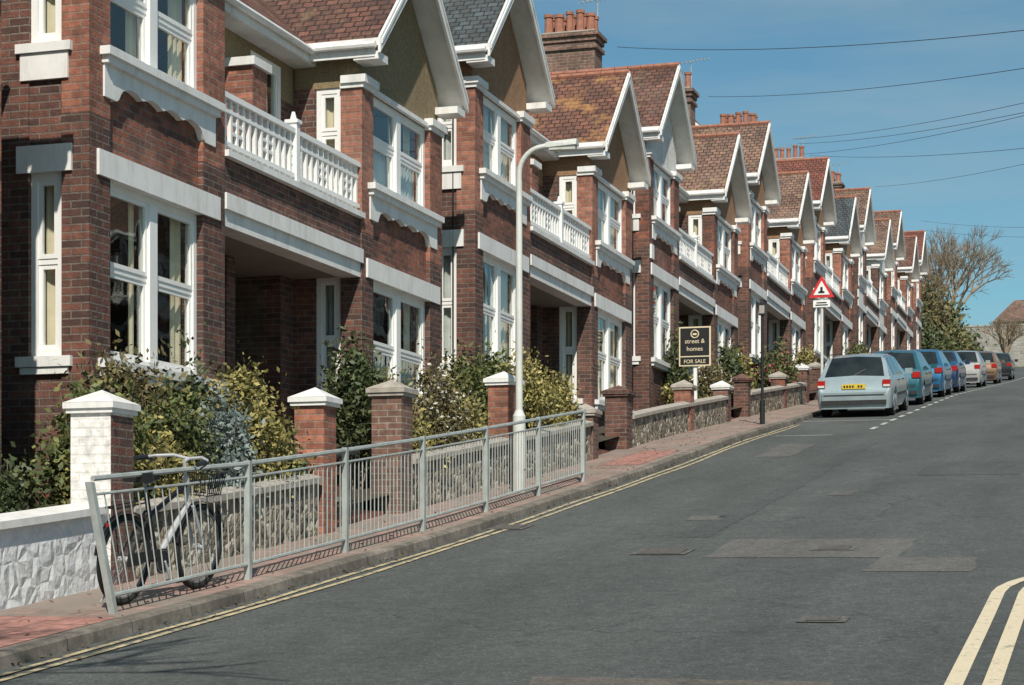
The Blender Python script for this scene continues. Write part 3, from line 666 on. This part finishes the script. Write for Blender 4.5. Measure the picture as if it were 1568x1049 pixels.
# ------------------------------------------------------------ far wall & house
mb=MB()
STONE=brickmat('stone_wall',(.38,.36,.33),(.27,.26,.24),(.3,.28,.25),bw=.5,rh=.22,ms=.02)
LL=lin(-40,30,14)
for a,b in zip(LL[:-1],LL[1:]): mb.box(a,b,160,160.4,15,19.3,STONE); mb.box(a,b-.001,159.95,160.45,19.3,19.42,GRAYCEM)
mb.obj('stone_wall')
E=empty('brick_house',(-5.6,172,16.6)); mb=MB(); mb.box(-4,4,0,8,0,4.5,REN_C); 
for x in (-2.6,0,2.6): mb.box(x-.5,x+.5,-.04,.02,2.2,3.6,WHITE2); mb.box(x-.42,x+.42,-.06,-.045,2.28,3.52,DARK)
mb.obj('walls',E); mb=MB(); a=[(-4.3,-.3,4.5),(4.3,-.3,4.5),(4.3,8.3,4.5),(-4.3,8.3,4.5)]; r1=(-2.6,4,6.9); r2=(2.6,4,6.9)
mb.poly([a[0],a[1],r2,r1],T_TAN[0]); mb.poly([a[1],a[2],r2],T_TAN[1]); mb.poly([a[2],a[3],r1,r2],T_TAN[0]); mb.poly([a[3],a[0],r1],T_TAN[1]); mb.poly(list(reversed(a)),WHITE); mb.obj('roof',E)

# ------------------------------------------------------------ guard railing
E=empty('guard_railing',(0,0,0)); mb=MB()
XRL=-7.0; posts=[12.45,14.7,16.85,19.0,21.15,23.3,25.45]
def gz(y): return zr(y)+PH
lean=lambda y:(-.09,-.22) if y==posts[0] else ((.0,.0))
for y in posts:
    lx,ly=lean(y)
    b=Vector((XRL,y,gz(y)-.1)); t=Vector((XRL+lx,y+ly,gz(y)+1.01 - (.05 if ly else 0)))
    w=.026
    mb.prism([(b.x-w,b.y-w,b.z),(b.x+w,b.y-w,b.z),(b.x+w,b.y+w,b.z),(b.x-w,b.y+w,b.z)],[(t.x-w,t.y-w,t.z),(t.x+w,t.y-w,t.z),(t.x+w,t.y+w,t.z),(t.x-w,t.y+w,t.z)],METAL)
def at(y,i,h):
    p0,p1=posts[i],posts[i+1]; t=(y-p0)/(p1-p0); l0=lean(p0);l1=lean(p1); s=h/1.04
    x=XRL+s*(l0[0]*(1-t)+l1[0]*t); yy=y+s*(l0[1]*(1-t)+l1[1]*t)
    z=gz(p0)*(1-t)+gz(p1)*t+h
    return Vector((x,yy,z))
for i in range(len(posts)-1):
    a,b=posts[i]+.02,posts[i+1]-.02
    for h,r in ((.985,.021),(.87,.011),(.13,.017)):
        mb.tube(at(a,i,h),at(b,i,h),r,METAL,6)
    n=20
    for j in range(1,n):
        y=a+(b-a)*j/n; jj=random.uniform(-.008,.008); mb.tube(at(y,i,.13),at(y+jj,i,.87),.0062,METAL,5)
mb.obj('rails_and_posts',E)

# ------------------------------------------------------------ street lamp
def lamp():
    x,y=-7.45,23.9; E=empty('street_lamp',(x,y,zr(y)+PH)); mb=MB(); H=4.1
    mb.tube((0,0,-.1),(0,0,1.0),.085,LAMPM,16); mb.tube((0,0,1.0),(0,0,1.08),.085,LAMPM,16,.05); mb.tube((0,0,1.08),(0,0,H),.048,LAMPM,14,.04)
    mb.box(.05,.09,-.05,.05,.3,.75,LAMPM)
    pts=[(0,0,H)]+[(.34-.34*math.cos(t),0,H+.1+.34*math.sin(t)) for t in [math.pi/2*i/8 for i in range(9)]]
    mb.path(pts,.036,LAMPM,12); mb.tube((.34,0,H+.44),(.42,0,H+.45),.04,LAMPM,12)
    mb.obj('post',E,40); mb=MB(); z=H+.42
    a=[(.38,-.05,z),(.38,.05,z),(.38,.045,z+.07),(.38,-.045,z+.07)]; b=[(.8,-.08,z+.01),(.8,.08,z+.01),(.8,.05,z+.09),(.8,-.05,z+.09)]
    mb.prism(a,b,LAMPM); LENS=simple('lamp_lens',(.6,.6,.55),.2); mb.prism([(.42,-.045,z+.002),(.42,.045,z+.002),(.42,.04,z-.035),(.42,-.04,z-.035)],[(.78,-.06,z+.01),(.78,.06,z+.01),(.78,.05,z-.045),(.78,-.05,z-.045)],LENS)
    mb.obj('lantern',E)
lamp()
def bollardlamp():
    x,y=-7.0,39.7; E=empty('lamp_post',(x,y,zr(y)+PH)); mb=MB()
    mb.tube((0,0,-.1),(0,0,.5),.055,BLACK,12); mb.tube((0,0,.5),(0,0,2.35),.03,BLACK,10); mb.obj('post',E,40)
    mb=MB(); mb.box(-.07,.07,-.06,.06,2.3,2.55,BLACK); mb.box(-.055,.055,-.065,-.061,2.33,2.5,GRAYCEM); mb.tube((0,0,2.55),(0,0,2.62),.06,BLACK,10,.01); mb.obj('head',E)
bollardlamp()
RED=simple('sign_red',(.6,.03,.03),.4,.05); SWH=simple('sign_white',(.8,.8,.78),.4,.03)
def tsign():
    x,y=-7.15,49.4; E=empty('warning_sign',(x,y,zr(y)+PH)); mb=MB()
    mb.tube((0,0,-.1),(0,0,3.35),.038,LAMPM,10); mb.obj('post',E,40); mb=MB()
    def tri(s,yy,m,zc=3.02):
        pts=[(-s*.5,zc-s*.29),(s*.5,zc-s*.29),(0,zc+s*.577)]
        mb.prism([(p[0],yy,p[1]) for p in pts],[(p[0],yy-.012,p[1]) for p in pts],m)
    tri(.66,-.045,RED); tri(.42,-.058,SWH)
    mb.box(-.03,.03,-.085,-.071,2.95,3.1,BLACK); mb.box(-.08,.08,-.085,-.071,2.95,2.99,BLACK)
    mb.box(-.22,.22,-.06,-.045,2.58,2.76,SWH); mb.box(-.16,.16,-.066,-.0605,2.62,2.65,BLACK); mb.box(-.13,.13,-.066,-.0605,2.68,2.71,BLACK)
    mb.obj('plate',E)
tsign()
def board():
    x,y=-8.35,39.3; E=empty('estate_agent_sign',(x,y,zr(y)+.42)); mb=MB()
    mb.box(-.035,.035,-.035,.035,-.3,1.75,SWH); mb.obj('post',E); mb=MB()
    CREAM=simple('sign_cream',(.72,.62,.42),.5,.03); 
    mb.box(-.34,.34,-.07,-.037,.95,1.78,CREAM); mb.box(-.31,.31,-.078,-.071,.98,1.14,BLACK); mb.box(-.31,.31,-.078,-.071,1.17,1.75,BLACK)
    mb.obj('panel',E)
    mb=MB(); mb.torus((0,-.082,1.62),(0,1,0),.08,.014,CREAM,20,4); mb.box(-.04,.04,-.084,-.08,1.6,1.64,CREAM); mb.obj('emblem',E)
    for t,z,s,m in (('street &',1.43,.13,CREAM),('homes',1.27,.13,CREAM),('FOR SALE',1.01,.11,CREAM)):
        c=bpy.data.curves.new('lettering','FONT'); c.body=t; c.size=s; c.align_x='CENTER'; c.extrude=.002; c.materials.append(m)
        o=bpy.data.objects.new('lettering',c); COL.objects.link(o); o.parent=E; o.location=(0,-.082,z); o.rotation_euler=(math.pi/2,0,0)
board()

# ------------------------------------------------------------ overhead wires (world end points)
WIRE=simple('wire',(.05,.055,.06),.6)
CAMT=math.atan(916/2900); cs,sn=math.cos(CAMT),math.sin(CAMT)
def w3(px,py,d):
    r=(px-784)/2900*d; return Vector((-d*sn+r*cs, r*sn+d*cs, (860-py)/2900*d))
def wire(a,b,sag=.3):
    mb=MB(); pts=[]
    for i in range(25):
        t=i/24; p=a.lerp(b,t); p.z-=sag*4*t*(1-t); pts.append(p)
    mb.path(pts,.0075,WIRE,5); mb.obj('overhead_wire')
for (a,b) in (((945,72,48),(1750,24,30)),((1085,148,62),(1760,72,34)),((1215,213,80),(1760,112,40)),((1222,220,80),(1760,130,38)),((1230,236,82),(1760,128,40)),((1240,238,83),(1760,205,42)),((1340,286,100),(1760,205,50)),((1410,338,118),(1760,344,70)),((1410,352,118),(1760,360,75))):
    wire(w3(*a),w3(*b),.25)

# ------------------------------------------------------------ cars
def carpaint(nm,c):
    m,nt,b=newmat(nm); b.inputs['Metallic'].default_value=.3; b.inputs['Roughness'].default_value=.35
    b.inputs['Coat Weight'].default_value=.6; b.inputs['Coat Roughness'].default_value=.06
    p=pos(nt); f=ramp(nt,noise(nt,p,3,5),[(.3,.88),(.7,1.08)]); nt.links.new(mixc(nt,1.0,tuple(c),f,'MULTIPLY'),b.inputs['Base Color']); return m
m_,nt_,b_=newmat('car_glass'); b_.inputs['Roughness'].default_value=.06; b_.inputs['Specular IOR Level'].default_value=.45
nt_.links.new(ramp(nt_,noise(nt_,pos(nt_),2),[(.3,(.01,.014,.016)),(.7,(.03,.038,.038))]),b_.inputs['Base Color']); CG=m_
TAIL=simple('tail_light',(.4,.02,.015),.2,.1); PLAST=simple('black_plastic',(.03,.03,.032),.55); PLATE=simple('plate_yellow',(.7,.5,.05),.5,.03); AMB=simple('light_clear',(.7,.68,.65),.15)
def car(x,y,paint,kind='wagon',L=4.4,hw=.83,H=1.45,seed=0):
    E=empty('parked_car',(x,y,zr(y+L/2)-(zr(y+L-.8)-zr(y+.8))/(L-1.6)*L/2)); E.rotation_euler=(math.atan((zr(y+L-.8)-zr(y+.8))/(L-1.6)),0,0)
    wr=.31; ax=[.85,L-.9]; ar=.36; zb0=.2
    def zb(t):
        z=zb0
        for a in ax:
            if abs(t-a)<ar: z=max(z,wr+math.sqrt(ar*ar-(t-a)**2)-.03)
        return z
    if kind=='wagon': key=[(0,.58,.58,0,.90),(.03,.64,.64,0,.95),(.08,.86,.87,0,.985),(.16,.92,.935,0,.99),(.62,.935,H-.05,1,1),(.95,.94,H-.01,1,1),(1.4,.94,H+.01,1,1),(2.0,.93,H+.01,1,1),(2.55,.92,H-.03,1,1),(3.3,.91,.935,0,1),(3.7,.85,.89,0,.99),(4.1,.75,.79,0,.95),(4.3,.62,.66,0,.88),(4.4,.5,.5,0,.78)]
    elif kind=='hatch': key=[(0,.60,.60,0,.90),(.04,.7,.7,0,.95),(.12,.9,.92,0,.98),(.2,.95,.97,0,.99),(.7,.96,H-.06,1,1),(1.0,.955,H,1,1),(1.5,.95,H+.01,1,1),(2.1,.94,H,1,1),(2.5,.93,H-.05,1,1),(3.25,.92,.95,0,1),(3.7,.86,.89,0,.99),(4.1,.76,.79,0,.95),(4.3,.62,.66,0,.88),(4.4,.5,.5,0,.78)]
    else: key=[(0,.6,.6,0,.90),(.03,.7,.72,0,.95),(.1,.93,.96,0,.98),(.6,.95,1.0,0,.99),(1.15,.95,H-.05,1,1),(1.5,.95,H,1,1),(2.0,.94,H,1,1),(2.5,.93,H-.05,1,1),(3.2,.92,.94,0,1),(3.7,.84,.88,0,.99),(4.1,.74,.79,0,.95),(4.3,.62,.66,0,.88),(4.4,.5,.5,0,.78)]
    key=[(a*L/4.4,b,c,d,e) for a,b,c,d,e in key]
    ky=[k[0] for k in key]
    sts=set(round(k[0],3) for k in key)
    for a in ax:
        for q in (-1,-.92,-.75,-.5,-.2,.2,.5,.75,.92,1): sts.add(round(a+q*ar,3))
    g0=[k[0] for k in key if k[3]]; pil=[ (g0[0]+(g0[-1]-g0[0])*f) for f in ((.30,.72) if kind=='wagon' else (.52,))]
    for p in pil: sts.add(round(p,3)); sts.add(round(p+.09,3))
    sts=sorted(sts); rows=[]
    for t in sts:
        g=lambda j: float(np.interp(t,ky,[k[j] for k in key]))
        bl,rf,wf=g(1),g(2),g(4); w=hw*wf; z0=zb(t); gh=rf-bl
        fr=min(1,max(0,gh/(H-.95))); rw=w*(.97-.23*fr) if gh>.02 else w*.93
        zmid=max(.5,z0+.04); zmid=min(zmid,bl-.06); 
        rows.append([(0,z0),(w*.95,z0),(w*1.0,zmid),(w*1.0,(zmid+bl)/2+.03),(w*.965,bl),(rw,rf-.045*fr if gh>.02 else rf-.01),(rw*.86,rf+.0),(0,rf+.03*(wf))])
    mb=MB(); np_=8; ki=3
    for sg in (1,-1):
        for i in range(len(sts)-1):
            t0,t1=sts[i],sts[i+1]; A=rows[i];Bq=rows[i+1]; tm=(t0+t1)/2
            ghf=g0[0]-1e-3<=t0 and t1<=g0[-1]+1e-3
            rearw=(key[ki][0]-2e-3<=t0 and t1<=g0[0]+2e-3) ; frontw=(t0>=g0[-1]-2e-3 and t1<=[k[0] for k in key if k[0]>g0[-1]][0]+2e-3)
            isp=any(p-1e-3<=t0 and t1<=p+.091+1e-3 for p in pil)
            for j in range(np_-1):
                mt=paint
                if j==4 and ghf and not isp: mt=CG
                if j in(5,6) and frontw: mt=CG
                if j==6 and rearw: mt=CG
                if j==4 and frontw: mt=CG if tm<g0[-1]+.3 else paint
                if j==0: mt=PLAST
                q=[(sg*A[j][0],t0,A[j][1]),(sg*A[j+1][0],t0,A[j+1][1]),(sg*Bq[j+1][0],t1,Bq[j+1][1]),(sg*Bq[j][0],t1,Bq[j][1])]
                if sg<0: q.reverse()
                mb.poly(q,mt)
        for idx,rv in ((0,True),(-1,False)):
            A=rows[idx]; q=[(sg*p[0],sts[idx],p[1]) for p in A]
            if (sg>0)==rv: q.reverse()
            mb.poly(q,paint)
    o=mb.obj('body',E)
    bm=bmesh.new(); bm.from_mesh(o.data); bmesh.ops.remove_doubles(bm,verts=bm.verts,dist=.0008); bmesh.ops.recalc_face_normals(bm,faces=bm.faces); bm.to_mesh(o.data); bm.free()
    o.data.polygons.foreach_set('use_smooth',[True]*len(o.data.polygons)); o.data.set_sharp_from_angle(angle=math.radians(38))
    d=MB()
    d.box(-hw+.12,hw-.12,ax[0]-.5,ax[1]+.5,.22,.55,PLAST)
    d.box(-hw*.86,hw*.86,-.05,.06,.3,.4,PLAST); d.box(-hw*.84,hw*.84,-.035,.05,.4,.58,paint); d.box(-hw*.8,hw*.8,-.04,.0,.5,.53,PLAST)
    for s in (-1,1):
        if kind=='wagon': d.box(s*hw*.76,s*hw*.965,.02,.24,.7,.86,TAIL); d.box(s*hw*.78,s*hw*.95,.014,.02,.7,.75,AMB)
        else: d.box(s*hw*.7,s*hw*.96,.02,.2,.74,.9,TAIL)
        d.box(s*hw*.55,s*hw*.85,L-.22,L-.08,.58,.7,AMB)
        d.box(s*hw*1.0,s*(hw+.17),2.95*L/4.4,3.06*L/4.4,.93,1.06,paint)
        d.box(s*(hw+.001),s*(hw+.012),1.2,L-1.4,.46,.52,PLAST)
        for hx in (1.75,2.75): d.box(s*hw*.985,s*(hw+.02),hx-.25,hx-.1,.8,.83,PLAST)
        if kind=='wagon': d.tube((s*hw*.72,.8,H+.03),(s*hw*.72,2.5,H+.04),.014,PLAST,6)
    d.box(-.27,.27,.0,.035,.66,.77,PLATE)
    for i in range(7):
        if i!=4: d.box(-.23+i*.065,-.19+i*.065,-.006,-.0005,.69,.74,BLACK)
    d.tube((.0,.17,.97),(.25,.3,1.1),.01,PLAST,5)
    d.obj('details',E)
    wh=MB()
    for a in ax:
        for s in (-1,1):
            xo=s*(hw-.03); xi=s*(hw-.22)
            wh.tube((xi,a,wr),(xo,a,wr),wr,RUBBER,24); wh.tube((xo,a,wr),(xo+s*.006,a,wr),wr*.66,METAL,20); wh.tube((xo,a,wr),(xo+s*.014,a,wr),.06,CHROME,10)
            for k in range(5):
                t=k*1.2566; wh.tube((xo+s*.009,a,wr),(xo+s*.009,a+math.cos(t)*wr*.6,wr+math.sin(t)*wr*.6),.024,CHROME,5)
    wh.obj('wheels',E,40)
P=[carpaint('paint_'+n,c) for n,c in (('silver_blue',(.34,.42,.45)),('teal',(.03,.13,.17)),('blue',(.03,.15,.3)),('navy',(.02,.045,.12)),('silver',(.42,.42,.41)),('bronze',(.22,.13,.075)),('black',(.02,.022,.026)))]
xc=-5.67
car(xc,44.3,P[0],'wagon',4.6,.87,1.42); car(xc+.05,51.4,P[1],'hatch',4.2); car(xc+.1,57.8,P[2],'hatch',4.2,.82,1.42); car(xc+.05,64.2,P[3],'saloon',4.4,.83,1.4)
car(xc,76.5,P[4],'saloon',4.5); car(xc+.05,87,P[5],'hatch',4.2); car(xc,101,P[6],'saloon',4.4,.83,1.4)

# ------------------------------------------------------------ bicycle
def bicycle():
    yb=12.95; E=empty('bicycle',(-7.22,yb,zr(yb)+PH)); sl=(zr(yb+1.1)-zr(yb))/1.1; E.rotation_euler=(math.atan(sl),math.radians(6),math.radians(-4))
    SIL=simple('bike_silver',(.42,.43,.45),.45,.05); RIM=simple('bike_rim',(.16,.16,.165),.5,.05); mb=MB(); wr=.35
    hubs=[(0,0,wr),(0,1.08,wr)]
    for h in hubs:
        mb.torus(h,(1,0,0),wr-.022,.025,RUBBER,60,10); mb.torus(h,(1,0,0),wr-.054,.011,RIM,60,6); mb.tube((-.05,h[1],h[2]),(.05,h[1],h[2]),.025,SIL,10)
        for k in range(28):
            t=k*2*math.pi/28; s=.025*(-1)**k; mb.tube((s,h[1],h[2]),(0,h[1]+math.cos(t)*(wr-.05),h[2]+math.sin(t)*(wr-.05)),.002,RIM,3,cap=False)
        pts=[(0,h[1]+math.cos(t)*(wr+.02),h[2]+math.sin(t)*(wr+.02)) for t in [math.radians(20+150*i/16) for i in range(17)]]
        for a,b in zip(pts[:-1],pts[1:]): mb.poly([(-.03,a[1],a[2]),(.03,a[1],a[2]),(.03,b[1],b[2]),(-.03,b[1],b[2])],BLACK)
    mb.obj('wheels',E,50); mb=MB()
    bb=(0,.45,.3); st=(0,.27,.84); hd=(0,.86,.88); hb=(0,.89,.72)
    F=BLACK
    mb.tube(bb,st,.021,F,8); mb.tube(bb,hb,.026,SIL,8); mb.tube((0,.33,.66),hd,.022,F,8); mb.tube(hb,(0,.84,.94),.026,SIL,8)
    for s in (-.05,.05):
        mb.tube((s,0,wr),(s*.4,.43,.3),.012,F,6); mb.tube((s,0,wr),(s*.4,.30,.7),.011,F,6); mb.tube((s,1.08,wr),(s*.8,.9,.7),.016,SIL,6)
    mb.tube(st,(0,.245,.94),.013,SIL,8); mb.obj('frame',E,40); mb=MB()
    ring=[(-.1,.09),(.1,.09),(.105,.2),(.04,.32),(.022,.43),(-.022,.43),(-.04,.32),(-.105,.2)]
    mb.prism([(x,y,.94) for x,y in ring],[(x*.85,y,1.015) for x,y in ring],BLACK)
    for s in (-.05,.05): mb.tube((s,.17,.92),(s*.4,.36,.93),.006,SIL,5)
    mb.obj('saddle',E,40); mb=MB()
    mb.tube((0,.84,.94),(0,.81,1.06),.015,SIL,8); mb.tube((0,.81,1.06),(0,.87,1.08),.015,SIL,8)
    for s in (-1,1):
        mb.path([(0,.87,1.08),(s*.13,.86,1.1),(s*.24,.76,1.09),(s*.28,.65,1.08)],.013,SIL,8); mb.tube((s*.27,.68,1.082),(s*.285,.54,1.075),.021,BLACK,8)
        mb.tube((s*.24,.78,1.07),(s*.25,.64,1.03),.007,BLACK,5)
    mb.obj('handlebars',E,40); mb=MB()
    z0,z1=.78,.96
    for z,e in ((z0,.0),(z1,.03),((z0+z1)/2,.015)):
        c=[(-.12-e,.98-e*.5),(.12+e,.98-e*.5),(.12+e,1.18+e),(-.12-e,1.18+e)]
        for i in range(4): mb.tube((*c[i],z),(*c[(i+1)%4],z),.005,BLACK,5)
    for i in range(8):
        t=i/7; 
        for (a,b) in (((-.12+.24*t,.98),(-.15+.3*t,.965)),((-.12+.24*t,1.18),(-.15+.3*t,1.21)),((-.12,.98+.2*t),(-.15,.965+.245*t)),((.12,.98+.2*t),(.15,.965+.245*t))): mb.tube((*a,z0),(*b,z1),.004,BLACK,4)
    mb.obj('basket',E); mb=MB()
    mb.tube((.055,.45,.3),(.065,.45,.3),.1,BLACK,20); mb.torus((.06,.45,.3),(1,0,0),.085,.006,SIL,24,5); mb.tube((.05,0,wr),(.06,0,wr),.04,BLACK,14)
    mb.prism([(.055,-.04,wr-.05),(.055,-.04,wr+.05),(.055,.4,.4),(.055,.4,.34)],[(.075,-.04,wr-.05),(.075,-.04,wr+.05),(.075,.4,.4),(.075,.4,.34)],BLACK)
    mb.tube((.08,.45,.3),(.09,.52,.15),.01,SIL,6); mb.box(.07,.17,.49,.57,.13,.15,BLACK); mb.tube((-.06,.45,.3),(-.07,.38,.45),.01,SIL,6); mb.box(-.17,-.07,.34,.42,.44,.46,BLACK)
    mb.tube((-.05,.1,wr-.03),(-.2,.0,.0),.008,SIL,6)
    for s in (-.05,.05): mb.tube((s,-.2,.76),(s,.24,.78),.007,BLACK,5); mb.tube((s,0,wr),(s,-.1,.76),.006,BLACK,5)
    mb.tube((-.05,-.2,.76),(.05,-.2,.76),.007,BLACK,5); mb.box(-.02,.02,-.25,-.235,.62,.65,TAIL)
    mb.obj('drivetrain',E)
bicycle()

# ------------------------------------------------------------ light, sky, camera
sd=Vector((.29,-.74,.80)).normalized()
el=math.asin(sd.z); az=math.atan2(sd.x,sd.y)
ld=bpy.data.lights.new('sun','SUN'); ld.energy=4.9; ld.angle=math.radians(.6); ld.color=(1,.92,.8)
lo=bpy.data.objects.new('sun',ld); COL.objects.link(lo); lo.rotation_euler=(-sd).to_track_quat('-Z','Y').to_euler()
w=bpy.data.worlds.new('World'); scene.world=w; w.use_nodes=True; nt=w.node_tree; bg=nt.nodes['Background']
sky=nt.nodes.new('ShaderNodeTexSky'); sky.sky_type='NISHITA'; sky.sun_disc=False; sky.sun_elevation=el; sky.sun_rotation=az
sky.air_density=1.0; sky.dust_density=.7; sky.ozone_density=2.0; sky.altitude=0
tc=nt.nodes.new('ShaderNodeTexCoord'); mp=nt.nodes.new('ShaderNodeMapping'); mp.inputs['Scale'].default_value=(1.2,1.2,7); mp.inputs['Rotation'].default_value=(0,.12,0); nt.links.new(tc.outputs['Generated'],mp.inputs[0])
f=ramp(nt,noise(nt,mp.outputs[0],2.6,8,.62),[(.40,0.),(.78,.5)])
tint=mixc(nt,1.0,sky.outputs[0],(.64,.95,.93),'MULTIPLY')
c=mixc(nt,f,tint,(4.0,5.0,5.4))
nt.links.new(c,bg.inputs[0]); bg.inputs[1].default_value=.095
cd=bpy.data.cameras.new('camera'); cd.sensor_width=36; cd.lens=2900/1568*36; cd.shift_y=335.5/1568; cd.clip_end=3000; cd.clip_start=.05
co=bpy.data.objects.new('camera',cd); COL.objects.link(co); co.rotation_euler=(math.pi/2,0,CAMT); scene.camera=co
scene.view_settings.view_transform='Standard'; scene.view_settings.look='None'; scene.view_settings.exposure=0
